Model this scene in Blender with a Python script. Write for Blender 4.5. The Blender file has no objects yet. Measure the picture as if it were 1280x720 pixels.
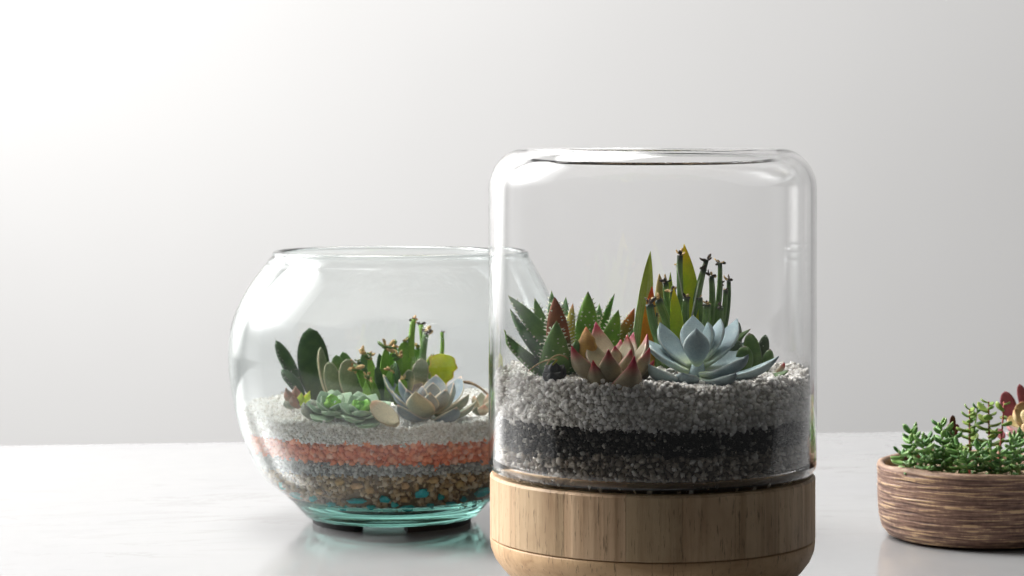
import bpy, math, random
import numpy as np
from mathutils import Vector, Matrix, noise as mnoise

S = bpy.context.scene
C = S.collection
rnd = random.Random(7)
PI = math.pi

# ------------------------------------------------------------------ camera, light, exposure
F = 2850.0          # focal length in pixels of a 1280 px wide picture
H = 0.271           # lens height above the table
HZ = 197.0          # horizon row

cam_d = bpy.data.cameras.new('Camera')
cam = bpy.data.objects.new('Camera', cam_d); C.objects.link(cam)
cam.location = (0, 0, H); cam.rotation_euler = (PI/2, 0, 0)
cam_d.sensor_width = 36.0; cam_d.lens = F/1280*36
cam_d.shift_y = -(360-HZ)/1280
cam_d.clip_start = 0.02; cam_d.clip_end = 50
cam_d.dof.use_dof = True; cam_d.dof.focus_distance = 1.36; cam_d.dof.aperture_fstop = 19.0
S.camera = cam

w = bpy.data.worlds.new('World'); S.world = w; w.use_nodes = True
w.node_tree.nodes['Background'].inputs[0].default_value = (0.95, 0.98, 1.0, 1)
w.node_tree.nodes['Background'].inputs[1].default_value = 0.07

def area(name, loc, target, sx, sy, power, col):
    d = bpy.data.lights.new(name, 'AREA'); d.shape = 'RECTANGLE'; d.size = sx; d.size_y = sy
    d.energy = power; d.color = col
    o = bpy.data.objects.new(name, d); C.objects.link(o); o.location = loc
    o.rotation_euler = (Vector(target)-Vector(loc)).to_track_quat('-Z', 'Y').to_euler()
    return o
def scrim(o):
    """uneven glow of an area lamp along the SCRIM curves, fading towards its edges"""
    d = o.data; d.use_nodes = True; t = d.node_tree; em = t.nodes['Emission']
    g = t.nodes.new('ShaderNodeNewGeometry'); sp = t.nodes.new('ShaderNodeSeparateXYZ'); t.links.new(g.outputs['Parametric'], sp.inputs[0])
    def curve(sock, pts):
        r = t.nodes.new('ShaderNodeFloatCurve'); c = r.mapping.curves[0]
        while len(c.points) < len(pts): c.points.new(.5, .5)
        for p, (x, y) in zip(c.points, pts): p.location = (x, y)
        r.mapping.update(); t.links.new(sock, r.inputs['Value']); return r.outputs[0]
    mu = t.nodes.new('ShaderNodeMath'); mu.operation = 'MULTIPLY'
    t.links.new(curve(sp.outputs['X'], SCRIM_UP), mu.inputs[0]); t.links.new(curve(sp.outputs['Y'], SCRIM_DEPTH), mu.inputs[1])
    t.links.new(mu.outputs[0], em.inputs['Strength'])
SCRIM_UP = [(0, .02), (.16, .05), (.38, .8), (.65, 1), (.85, .6), (1, .05)]
SCRIM_DEPTH = [(0, .02), (.2, .10), (.42, .45), (.66, 1), (.84, .5), (1, .02)]
key = area('window_scrim', (-3.5, 2.5, 2.3), (0, 2.5, 2.3), 4.8, 3.6, 2050, (1.0, 0.997, 0.99))
key.rotation_euler = (0, -PI/2, 0)
scrim(key)
SCRIM_UP = [(0, .1), (.3, .8), (.5, 1), (.7, .8), (1, .1)]; SCRIM_DEPTH = [(0, .05), (.3, .8), (.5, 1), (.7, .8), (1, .05)]
rim = area('added_rim_lamp', (-1.95, 3.6, .75), (.05, 1.4, .25), 1.1, 1.7, 26, (1.0, 0.99, 0.97))  # unseen lamp added behind left to whiten the left edges of the glass
scrim(rim)
SCRIM_UP = [(0, .05), (.3, .8), (.5, 1), (.7, .8), (1, .05)]; SCRIM_DEPTH = SCRIM_UP
top = area('added_top_fill', (-.45, 2.07, 2.1), (.0, 1.70, .10), 1.2, 1.2, 95, (1.0, 0.995, 0.985))  # fill lamp added overhead to brighten the plants and gravel inside the glass
scrim(top)

S.view_settings.view_transform = 'Standard'; S.view_settings.look = 'None'
S.view_settings.exposure = 0.2; S.view_settings.gamma = 1.0; S.view_settings.use_curve_mapping = False
cy = S.cycles
cy.use_denoising = True
cy.caustics_refractive = True; cy.caustics_reflective = True
cy.max_bounces = 18; cy.transmission_bounces = 16; cy.diffuse_bounces = 5; cy.glossy_bounces = 8
cy.transparent_max_bounces = 16; cy.blur_glossy = 0.6; cy.sample_clamp_indirect = 22

# ------------------------------------------------------------------ helpers
def W(px, py, d):
    """a point of the layout drawing: px, py on the 1280x720 sheet, d the depth on it, set round the vessel it belongs to"""
    if d < 1.06: d = 1.39+(d-.948)                       # glass jar
    elif px > 1050: d = 1.63+(d-1.172)*.95               # stoneware pot
    else: d = 1.704+(d-1.247)*.932                       # glass bowl
    return Vector(((px-640)*d/F, d, H-(py-HZ)*d/F))

def mesh(name, verts, faces, smooth=True):
    me = bpy.data.meshes.new(name); me.from_pydata([tuple(v) for v in verts], [], [tuple(f) for f in faces])
    if smooth: me.polygons.foreach_set('use_smooth', [True]*len(me.polygons))
    me.update(); return me

def obj(name, me, mat=None, parent=None):
    o = bpy.data.objects.new(name, me); C.objects.link(o)
    if mat and me and not me.materials: me.materials.append(mat)
    if parent: o.parent = parent; o.matrix_parent_inverse = parent.matrix_basis.inverted()
    return o

def tag(o, label, cat=None, group=None, kind=None):
    o['label'] = label
    if cat: o['category'] = cat
    if group: o['group'] = group
    if kind: o['kind'] = kind
    return o

def thing(name, loc, label, cat, group=None):
    o = bpy.data.objects.new(name, None); C.objects.link(o); o.location = loc
    o.empty_display_size = 0.01
    return tag(o, label, cat, group)

def catmull(pts, n):
    """n samples of a smooth curve through (t, value) points"""
    ts = np.array([p[0] for p in pts], float); vs = np.array([p[1] for p in pts], float)
    x = np.linspace(ts[0], ts[-1], n); out = []
    m = np.gradient(vs, ts)
    for q in x:
        i = min(max(np.searchsorted(ts, q)-1, 0), len(ts)-2)
        h = ts[i+1]-ts[i]; u = (q-ts[i])/h
        out.append((2*u**3-3*u**2+1)*vs[i]+(u**3-2*u**2+u)*h*m[i]+(-2*u**3+3*u**2)*vs[i+1]+(u**3-u**2)*h*m[i+1])
    return np.array(out)

def lathe(name, prof, segs=96, closed=False, cx=0, cyy=0, wob=None):
    """prof: list of (r, z); r=0 ends become poles"""
    verts, faces, rows = [], [], []
    for (r, z) in prof:
        if r < 1e-6:
            verts.append((cx, cyy, z)); rows.append([len(verts)-1])
        else:
            row = []
            for k in range(segs):
                a = 2*PI*k/segs; q = r*(1+(wob(a, z) if wob else 0))
                verts.append((cx+q*math.cos(a), cyy+q*math.sin(a), z)); row.append(len(verts)-1)
            rows.append(row)
    pairs = list(zip(rows[:-1], rows[1:]))
    if closed: pairs.append((rows[-1], rows[0]))
    for A, B in pairs:
        for k in range(segs):
            k2 = (k+1) % segs
            if len(A) == 1 and len(B) == 1: continue
            if len(A) == 1: faces.append((A[0], B[k2], B[k]))
            elif len(B) == 1: faces.append((A[k], A[k2], B[0]))
            else: faces.append((A[k], A[k2], B[k2], B[k]))
    return mesh(name, verts, faces)

# ------------------------------------------------------------------ material helpers
class NT:
    def __init__(s, name):
        s.m = bpy.data.materials.new(name); s.m.use_nodes = True
        s.t = s.m.node_tree; s.b = s.t.nodes['Principled BSDF']; s.out = s.t.nodes['Material Output']
    def n(s, typ, **kw):
        nd = s.t.nodes.new(typ)
        for k, v in kw.items(): setattr(nd, k, v)
        return nd
    def l(s, a, b): s.t.links.new(a, b)
    def val(s, sock, v):
        if isinstance(v, bpy.types.NodeSocket): s.l(v, sock)
        else: sock.default_value = v
    def noise(s, scale, detail=4, rough=.6, vec=None, dist=0):
        nd = s.n('ShaderNodeTexNoise'); nd.inputs['Scale'].default_value = scale
        nd.inputs['Detail'].default_value = detail; nd.inputs['Roughness'].default_value = rough
        nd.inputs['Distortion'].default_value = dist
        if vec is not None: s.l(vec, nd.inputs['Vector'])
        return nd.outputs['Fac']
    def coord(s, which='Object', scale=(1, 1, 1)):
        tc = s.n('ShaderNodeTexCoord'); mp = s.n('ShaderNodeMapping'); mp.inputs['Scale'].default_value = scale
        s.l(tc.outputs[which], mp.inputs['Vector']); return mp.outputs['Vector']
    def ramp(s, fac, stops, interp='LINEAR'):
        r = s.n('ShaderNodeValToRGB'); r.color_ramp.interpolation = interp
        e = r.color_ramp.elements
        while len(e) < len(stops): e.new(.5)
        for q, (p, c) in zip(e, stops):
            q.position = p; q.color = (c[0], c[1], c[2], 1) if not isinstance(c, (int, float)) else (c, c, c, 1)
        s.l(fac, r.inputs['Fac']); return r.outputs['Color']
    def mix(s, fac, a, b, mode='MIX'):
        m = s.n('ShaderNodeMix', data_type='RGBA', blend_type=mode)
        s.val(m.inputs['Factor'], fac)
        for sock, v in ((m.inputs['A'], a), (m.inputs['B'], b)):
            if isinstance(v, tuple): sock.default_value = (v[0], v[1], v[2], 1)
            else: s.l(v, sock)
        return m.outputs['Result']
    def attr(s, name):
        a = s.n('ShaderNodeAttribute'); a.attribute_name = name; return a.outputs['Fac']
    def mapr(s, v, a, b, c=0., d=1.):
        m = s.n('ShaderNodeMapRange', interpolation_type='SMOOTHSTEP')
        s.l(v, m.inputs['Value'])
        for k, q in zip(('From Min', 'From Max', 'To Min', 'To Max'), (a, b, c, d)): m.inputs[k].default_value = q
        return m.outputs['Result']
    def bump(s, h, strength, dist=0.001):
        b = s.n('ShaderNodeBump'); b.inputs['Strength'].default_value = strength; b.inputs['Distance'].default_value = dist
        s.l(h, b.inputs['Height']); s.l(b.outputs['Normal'], s.b.inputs['Normal'])
    def hsv_random(s, col, dv=.25, dh=.02):
        oi = s.n('ShaderNodeObjectInfo'); h = s.n('ShaderNodeHueSaturation')
        m = s.n('ShaderNodeMapRange'); s.l(oi.outputs['Random'], m.inputs['Value'])
        m.inputs['To Min'].default_value = 1-dv; m.inputs['To Max'].default_value = 1+dv
        s.l(m.outputs['Result'], h.inputs['Value'])
        m2 = s.n('ShaderNodeMapRange'); s.l(oi.outputs['Random'], m2.inputs['Value'])
        m2.inputs['To Min'].default_value = .5+dh; m2.inputs['To Max'].default_value = .5-dh
        s.l(m2.outputs['Result'], h.inputs['Hue'])
        s.l(col, h.inputs['Color']); return h.outputs['Color']

def leaf_mat(name, base, base2, tip=None, t0=.8, edge=None, e0=.9, foot=None, rough=.5, trans=.12, bump=.25, dv=.15, dh=.012,
             spots=None, spec=.4, coarse=160, stripe=None):
    n = NT(name); v = n.coord('Object')
    col = n.mix(n.mapr(n.noise(coarse, 5, .65, v), .35, .65), base, base2)
    if stripe:
        vv = n.attr('s'); wv = n.n('ShaderNodeTexNoise', noise_dimensions='1D'); n.l(vv, wv.inputs['W']); wv.inputs['Scale'].default_value = 3
        col = n.mix(n.mapr(wv.outputs['Fac'], .45, .62), col, stripe)
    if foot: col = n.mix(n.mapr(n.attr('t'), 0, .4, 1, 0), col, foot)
    if spots: col = n.mix(n.mapr(n.noise(420, 2, .5, v), .60, .68), col, spots)
    if edge: col = n.mix(n.mapr(n.attr('e'), e0, 1), col, edge)
    if tip: col = n.mix(n.mapr(n.attr('t'), t0, t0+.9*(1-t0)), col, tip)
    col = n.mix(n.mapr(n.noise(900, 3, .7, v), .3, .75, 0, .35), col, n.mix(.5, col, (.02, .025, .02)))
    col = n.mix(n.mapr(n.noise(330, 3, .6, v, 1.5), .64, .72, 0, .55), col, n.mix(.5, col, (.16, .10, .05)))
    col = n.hsv_random(col, dv, dh)
    n.l(col, n.b.inputs['Base Color']); n.b.inputs['Roughness'].default_value = rough
    n.b.inputs['Specular IOR Level'].default_value = spec
    n.bump(n.noise(1100, 4, .6, v), bump, .0006)
    if trans:
        tr = n.n('ShaderNodeBsdfTranslucent'); ms = n.n('ShaderNodeMixShader'); ms.inputs[0].default_value = trans
        n.l(col, tr.inputs['Color']); n.l(n.b.outputs[0], ms.inputs[1]); n.l(tr.outputs[0], ms.inputs[2])
        n.l(ms.outputs[0], n.out.inputs['Surface'])
    return n.m

def grain_mat(name, stops, rough=.75, spec=.3, fine=700):
    n = NT(name)
    col = n.ramp(n.attr('tint'), stops)
    v = n.coord('Object')
    col = n.mix(n.mapr(n.noise(fine, 4, .7, v), .3, .8, 0, .4), col, n.mix(.4, col, (.02, .018, .015)))
    n.l(col, n.b.inputs['Base Color']); n.b.inputs['Roughness'].default_value = rough
    n.b.inputs['Specular IOR Level'].default_value = spec
    n.bump(n.noise(fine*2, 3, .6, v), .3, .0004)
    return n.m

def plain(name, col, rough=.6, dark=None, scale=300, bump=.2, spec=.4, dv=0.1):
    n = NT(name); v = n.coord('Object')
    c = n.mix(n.mapr(n.noise(scale, 4, .65, v), .3, .7), col, dark or tuple(q*.6 for q in col))
    if dv: c = n.hsv_random(c, dv, .01)
    n.l(c, n.b.inputs['Base Color']); n.b.inputs['Roughness'].default_value = rough
    n.b.inputs['Specular IOR Level'].default_value = spec
    n.bump(n.noise(scale*3, 3, .6, v), bump, .0005)
    return n.m

# ------------------------------------------------------------------ setting: wall and marble table
def wall_mat():
    n = NT('painted_wall'); v = n.coord('Object')
    n.l(n.mix(n.mapr(n.noise(1.2, 3, .5, v), .3, .7), (.640, .632, .626), (.620, .612, .606)), n.b.inputs['Base Color'])
    n.b.inputs['Roughness'].default_value = .8; n.b.inputs['Specular IOR Level'].default_value = .2
    n.bump(n.noise(220, 3, .6, v), .08, .001)
    return n.m
def marble_mat():
    n = NT('white_marble'); v = n.coord('Object')
    base = n.mix(n.mapr(n.noise(3.0, 6, .6, v, .6), .35, .7), (.36, .36, .358), (.335, .335, .34))
    v2 = n.coord('Object', (1.2, 4.2, 1))
    vn = n.noise(3.1, 7, .62, v2, .9)
    sub = n.n('ShaderNodeMath', operation='SUBTRACT'); n.l(vn, sub.inputs[0]); sub.inputs[1].default_value = .5
    ab = n.n('ShaderNodeMath', operation='ABSOLUTE'); n.l(sub.outputs[0], ab.inputs[0])
    thin = n.mapr(ab.outputs[0], .0, .022, 1, 0)
    gate = n.mapr(n.noise(2.3, 3, .5, v), .42, .60)
    mu = n.n('ShaderNodeMath', operation='MULTIPLY'); n.l(thin, mu.inputs[0]); n.l(gate, mu.inputs[1])
    m2 = n.n('ShaderNodeMath', operation='MULTIPLY'); n.l(mu.outputs[0], m2.inputs[0]); m2.inputs[1].default_value = .5
    col = n.mix(m2.outputs[0], base, (.25, .24, .235))
    n.l(col, n.b.inputs['Base Color'])
    n.l(n.mapr(n.noise(40, 4, .6, v), .3, .7, .09, .14), n.b.inputs['Roughness'])
    n.b.inputs['Specular IOR Level'].default_value = .6
    return n.m
wl = mesh('wall', [(-4, 0, -1.2), (4, 0, -1.2), (4, 0, 3.2), (-4, 0, 3.2)], [(0, 1, 2, 3)], False)
wo = obj('wall', wl, wall_mat()); wo.location = (0, 4.5, 0); wo.rotation_euler = (0, 0, math.radians(-5)); wo['kind'] = 'structure'
# slab with an eased back edge; the back edge runs a few degrees off square to the lens
def slab():
    b = []; e = .004; th = .03
    pr = [(-.97, 0), (-e, 0), (-e*.3, -e*.3), (0, -e), (0, -th), (-.97, -th)]
    vs = [(x, y, z) for x in (-2.2, 2.4) for (y, z) in pr]; k = len(pr)
    fs = [(i, (i+1) % k, (i+1) % k+k, i+k) for i in range(k)] + [tuple(range(k)), tuple(range(2*k-1, k-1, -1))]
    return mesh('table_top', vs, [f[::-1] for f in fs], False)
tb = obj('marble_table_top', slab(), marble_mat()); tb.location = (0, 2.208, 0); tb.rotation_euler = (0, 0, math.radians(7.2)); tb['kind'] = 'structure'

# ------------------------------------------------------------------ glass
def glass_mat(name, col, ior=1.46, absorb=None, dens=0, tint_rough=0.0):
    n = NT(name); n.t.nodes.remove(n.b)
    g = n.n('ShaderNodeBsdfGlass'); g.inputs['Color'].default_value = (*col, 1); g.inputs['IOR'].default_value = ior
    g.inputs['Roughness'].default_value = tint_rough
    v = n.coord('Object'); bp = n.n('ShaderNodeBump'); bp.inputs['Strength'].default_value = .05; bp.inputs['Distance'].default_value = .002
    n.l(n.noise(14, 2, .4, v), bp.inputs['Height']); n.l(bp.outputs[0], g.inputs['Normal'])
    n.l(g.outputs[0], n.out.inputs['Surface'])
    if absorb:
        a = n.n('ShaderNodeVolumeAbsorption'); a.inputs['Color'].default_value = (*absorb, 1); a.inputs['Density'].default_value = dens
        n.l(a.outputs[0], n.out.inputs['Volume'])
    return n.m

JX, JY = (815-640)*1.39/F, 1.39         # jar axis
JZ = .0793                              # underside of the jar
JR, JT = .0997, .0034                   # outer radius, wall thickness
JRI = JR-JT
def arc(cx, cz, rx, rz, a0, a1, n):
    return [(cx+rx*math.cos(math.radians(a0+(a1-a0)*i/n)), cz+rz*math.sin(math.radians(a0+(a1-a0)*i/n))) for i in range(n+1)]
jprof = [(0, JZ+.0012), (.06, JZ+.001), (.090, JZ)]
jprof += arc(JR-.0075, JZ+.0075, .0075, .0075, -80, 0, 9)
jprof += [(JR, JZ+.05), (JR, .16), (JR, .22)]
jprof += arc(JR-.0215, .2515, .0215, .0250, 0, 86, 14)
jprof += arc(.0752, .2745, .0021, .0021, 84, 264, 9)
jprof += arc(JR-.0215, .2515, .0215-JT, .0250-JT, 78, 0, 12)
jprof += [(JRI, .22), (JRI, .16), (JRI, JZ+.05)]
jprof += arc(JRI-.007, JZ+.0110, .007, .007, 0, -90, 8)
jprof += [(.05, JZ+.0041), (0, JZ+.004)]
jar = obj('glass_jar', lathe('glass_jar', jprof, 160), glass_mat('clear_jar_glass', (1, 1, 1)))
jar.location = (JX, JY, 0)
tag(jar, 'tall clear glass jar with rounded shoulders standing on the wooden base', 'jar')

BX, BY = (490-640)*1.704/F, 1.704       # bowl axis
BT = .0034
bp = [(.0, .069), (.012, .0795), (.032, .1025), (.055, .1145), (.077, .1225), (.105, .1282), (.135, .1298), (.160, .1262), (.180, .1172), (.198, .1055), (.2105, .0955)]
BSC = .935
bp = [(z*.916, r*BSC) for z, r in bp]; BZT = bp[-1][0]
bz = np.linspace(0, BZT, 60); br = np.interp(bz, np.linspace(0, BZT, 200), catmull(bp, 200))
FZ = .0052                              # height of the pads under the bowl
def bowl_rin(z):                        # inner radius at world height z
    return np.interp(np.asarray(z)-FZ, bz, br)-BT
bprof = [(0, FZ+.004), (.042, FZ+.003), (.056, FZ)] + [(float(r), float(z)+FZ) for r, z in zip(br, bz)]
rt, zt = float(br[-1]), float(bz[-1])+FZ
bprof += arc(rt-.0028, zt+.0006, .0030, .0030, 10, 170, 8)
zb = FZ+.0125                           # top of the thick base
inner = [(float(r)-BT, float(z)+FZ) for r, z in zip(br, bz) if z+FZ > zb+.006][::-1]
bprof += inner[2:] + [(inner[-1][0]-.004, zb+.003), (inner[-1][0]-.012, zb+.0006), (.05, zb), (0, zb)]
bowl = thing('glass_bowl', (BX, BY, FZ), 'round clear glass fishbowl with thick turquoise base holding layered gravel', 'bowl')
def place(o, x, y, z=0):
    o.location = (x, y, z)
    return o
bg = obj('bowl_glass', lathe('bowl_glass', [(r, z-FZ) for r, z in bprof], 160),
         glass_mat('bowl_glass', (1, 1, 1), 1.47, (.0, .78, .66), 8)); bg.parent = bowl
rub = plain('black_rubber', (.012, .012, .012), .6, bump=.05, dv=0)
def pad_mesh(a0, a1, r0, r1, z0, z1):
    vs, fs = [], []; n = 14
    for i in range(n+1):
        a = math.radians(a0+(a1-a0)*i/n)
        for r, z in ((r0, z0), (r1, z0), (r1, z1), (r0, z1)): vs.append((r*math.cos(a), r*math.sin(a), z))
    for i in range(n):
        for k in range(4): fs.append((4*i+k, 4*i+(k+1) % 4, 4*i+4+(k+1) % 4, 4*i+4+k))
    fs += [(0, 3, 2, 1), (4*n, 4*n+1, 4*n+2, 4*n+3)]
    return mesh('foot_pad', vs, fs, False)
for a0, a1 in ((172, 246), (-76, -4), (60, 118)):
    o = obj('foot_pad', pad_mesh(a0, a1, .046, .0592, -FZ+.0002, -.0001), rub); o.parent = bowl

# ------------------------------------------------------------------ wooden base of the jar
def wood_mat(name, vert=True, light=(.64, .45, .275), dark=(.39, .24, .128)):
    n = NT(name)
    sc = (1, 1, .045) if vert else (.06, 1, 1)
    v = n.coord('Object', sc)
    oi = n.n('ShaderNodeObjectInfo'); cmb = n.n('ShaderNodeVectorMath', operation='ADD')
    mul = n.n('ShaderNodeVectorMath', operation='SCALE'); mul.inputs[0].default_value = (3.1, 5.3, .7); n.l(oi.outputs['Random'], mul.inputs['Scale'])
    n.l(v, cmb.inputs[0]); n.l(mul.outputs[0], cmb.inputs[1]); vv = cmb.outputs[0]
    g1 = n.noise(95, 6, .62, vv, .6); g2 = n.noise(700, 3, .7, n.coord('Object', (1, 1, .10)))
    blot = n.noise(26, 4, .6, n.coord('Object', (1, 1, .5)), .4)
    col = n.mix(n.mapr(g1, .38, .74), light, dark)
    col = n.mix(n.mapr(blot, .46, .72, 0, .6), col, n.mix(.55, col, (.26, .125, .06)))
    pores = n.mapr(g2, .57, .68)
    col = n.mix(pores, col, n.mix(.55, col, (.06, .03, .014)))
    col = n.hsv_random(col, .13, .004)
    n.l(col, n.b.inputs['Base Color']); n.b.inputs['Roughness'].default_value = .52
    n.b.inputs['Specular IOR Level'].default_value = .35
    n.bump(g2, .35, .0006)
    return n.m
WR = .0988
WZ0, WZ1 = .0415, .0792                 # seam height, top height
base = thing('wooden_jar_base', (JX, JY, 0), 'round pale brown wooden base with vertical staves under the glass jar', 'jar base')
stave_m = wood_mat('stave_wood'); foot_m = wood_mat('foot_wood', False, (.62, .41, .225), (.45, .27, .135))
edges = []
a = 0
for px in (618, 642, 700, 772, 838, 902, 958, 992, 1012):
    s_ = max(-.985, min(.985, (px-815)/204)); edges.append(-90+math.degrees(math.asin(s_)))
edges += [edges[-1]+q for q in (26, 58, 92, 126, 158)] 
edges.append(edges[0]+360)
for a0, a1 in zip(edges[:-1], edges[1:]):
    n_ = max(4, int((a1-a0)/3.2)); gap = .055
    rings = []
    prof = [(.070, WZ0), (WR-.0005, WZ0), (WR, WZ0+.0005), (WR, WZ1-.0014), (WR-.0014, WZ1), (.070, WZ1)]
    vs, fs = [], []; k = len(prof)
    for i in range(n_+1):
        an = math.radians(a0+gap+(a1-a0-2*gap)*i/n_)
        edge_in = .00025 if i in (0, n_) else 0
        for r, z in prof: vs.append(((r-edge_in)*math.cos(an), (r-edge_in)*math.sin(an), z))
    for i in range(n_):
        for q in range(k): fs.append((k*i+q, k*i+(q+1) % k, k*i+k+(q+1) % k, k*i+k+q))
    fs += [tuple(range(k))[::-1], tuple(range(k*n_, k*n_+k))]
    me = mesh('stave', vs, [f[::-1] for f in fs], False)
    o = obj('stave', me, stave_m); o.parent = base
fp = [(0, WZ0-.0006), (.060, WZ0-.0006), (WR-.0004, WZ0-.0006), (WR, WZ0-.0014), (WR-.0006, WZ0-.007), (WR-.003, WZ0-.013), (WR-.0075, WZ0-.019),
      (WR-.0145, WZ0-.0262), (WR-.0225, WZ0-.0325), (WR-.030, .0042), (WR-.0335, .0012), (WR-.036, 0.0003), (0, .0003)]
o = obj('foot', lathe('foot', fp[::-1], 128), foot_m); o.parent = base
cr = plain('recess_wood', (.30, .18, .09), .6, dv=0)
o = obj('recess_floor', lathe('recess_floor', [(0, WZ1-.002), (.0705, WZ1-.002)], 64), cr); o.parent = base

# ------------------------------------------------------------------ gravel: tens of thousands of grains, one object per layer
t_ = (1+5**.5)/2
ICO_V = np.array([(-1, t_, 0), (1, t_, 0), (-1, -t_, 0), (1, -t_, 0), (0, -1, t_), (0, 1, t_), (0, -1, -t_), (0, 1, -t_), (t_, 0, -1), (t_, 0, 1), (-t_, 0, -1), (-t_, 0, 1)])/math.hypot(1, t_)
ICO_F = np.array([(0, 11, 5), (0, 5, 1), (0, 1, 7), (0, 7, 10), (0, 10, 11), (1, 5, 9), (5, 11, 4), (11, 10, 2), (10, 7, 6), (7, 1, 8), (3, 9, 4), (3, 4, 2), (3, 2, 6), (3, 6, 8), (3, 8, 9), (4, 9, 5), (2, 4, 11), (6, 2, 10), (8, 6, 7), (9, 8, 1)])
rg = np.random.default_rng(11)
def grain_arrays(P, R, tint, jit=.22, flat=.8):
    N = len(P)
    q = rg.normal(size=(N, 4)); q /= np.linalg.norm(q, axis=1)[:, None]
    a, b, c, d = q.T
    M = np.stack([np.stack([1-2*(c*c+d*d), 2*(b*c-a*d), 2*(b*d+a*c)], -1), np.stack([2*(b*c+a*d), 1-2*(b*b+d*d), 2*(c*d-a*b)], -1), np.stack([2*(b*d-a*c), 2*(c*d+a*b), 1-2*(b*b+c*c)], -1)], 1)
    var = ICO_V[None]*(1+rg.uniform(-jit, jit, (24, 12, 1)))
    V = var[rg.integers(0, 24, N)]*np.stack([rg.uniform(.85, 1.3, N), rg.uniform(.8, 1.1, N), rg.uniform(flat-.12, flat+.15, N)], -1)[:, None, :]
    V = np.einsum('nij,nkj->nki', M, V)*np.asarray(R)[:, None, None]+P[:, None, :]
    Fc = ICO_F[None]+(np.arange(N)*12)[:, None, None]
    return V.reshape(-1, 3), Fc.reshape(-1, 3), np.repeat(tint, 12)
def big_mesh(name, V, Fc, tint, smooth=False):
    me = bpy.data.meshes.new(name)
    me.vertices.add(len(V)); me.vertices.foreach_set('co', V.astype(np.float32).ravel())
    me.loops.add(Fc.size); me.loops.foreach_set('vertex_index', Fc.astype(np.int32).ravel())
    me.polygons.add(len(Fc)); me.polygons.foreach_set('loop_start', np.arange(0, Fc.size, 3, dtype=np.int32))
    if smooth: me.polygons.foreach_set('use_smooth', np.ones(len(Fc), bool))
    at = me.attributes.new('tint', 'FLOAT', 'POINT'); at.data.foreach_set('value', tint.astype(np.float32))
    me.update(calc_edges=True); me.validate(); return me
def wav(th, seed, amp):
    r = np.random.default_rng(seed); o = 0*th
    for k in (1, 2, 3, 5, 8, 13, 21): o = o+r.normal()*np.sin(k*th+r.uniform(0, 7))/(k**.6)
    return o*amp
def wall_grains(Rf, zlo, zhi, r, layers=2, sp=1.75):
    out, rr = [], []
    for L in range(layers):
        z0 = float(np.min(zlo(np.linspace(0, 6.28, 200)))); z1 = float(np.max(zhi(np.linspace(0, 6.28, 200))))
        z = z0
        while z < z1:
            R0 = float(Rf(z))-r*(1.05+1.25*L)
            n = int(2*PI*R0/(sp*r)); th = (np.arange(n)+rg.uniform(-.4, .4, n)+rg.uniform())*2*PI/n
            zz = z+rg.uniform(-.55, .55, n)*r
            zt_ = zz+rg.normal(0, .6, n)*r
            ok = (zt_ > zlo(th)) & (zt_ < zhi(th)); th, zz = th[ok], zz[ok]
            Rr = Rf(zz)-r*(1.05+1.25*L)-np.abs(rg.normal(0, .25, len(th)))*r
            out.append(np.stack([Rr*np.cos(th), Rr*np.sin(th), zz], -1)); rr.append(r*rg.uniform(.55, 1.3, len(th)))
            z += sp*r*.82
    return np.concatenate(out), np.concatenate(rr)
def disc_grains(Rm, ztop, r, sp=1.7, drop=.3):
    k = int(2*Rm/(sp*r))+1
    g = (np.arange(k)-k/2)*sp*r
    x, y = np.meshgrid(g, g); x = x.ravel()+rg.uniform(-.5, .5, k*k)*sp*r; y = y.ravel()+rg.uniform(-.5, .5, k*k)*sp*r
    ok = np.hypot(x, y) < Rm; x, y = x[ok], y[ok]
    z = ztop(x, y)-rg.uniform(0, 1, len(x))*r*drop
    return np.stack([x, y, z], -1), r*rg.uniform(.7, 1.2, len(x))
def core(Rf, zlo, zhi, inset, cap=None, n=128, m=10):
    """rough solid behind the grains; returns verts, faces"""
    th = np.arange(n)*2*PI/n; V = []; Fc = []
    lo, hi = zlo(th), zhi(th)
    for j in range(m+1):
        z = lo+(hi-lo)*j/m; R = Rf(z)-inset
        V.append(np.stack([R*np.cos(th), R*np.sin(th), z], -1))
    rings = m+1
    if cap is not None:
        for q in (.85, .6, .3, .02):
            R = (Rf(hi)-inset)*q; x, y = R*np.cos(th), R*np.sin(th)
            V.append(np.stack([x, y, cap(x, y)], -1)); rings += 1
    V = np.concatenate(V)
    for j in range(rings-1):
        i = np.arange(n); i2 = (i+1) % n; A, B = j*n, (j+1)*n
        Fc.append(np.stack([A+i, A+i2, B+i2], -1)); Fc.append(np.stack([A+i, B+i2, B+i], -1))
    return V, np.concatenate(Fc)
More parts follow.
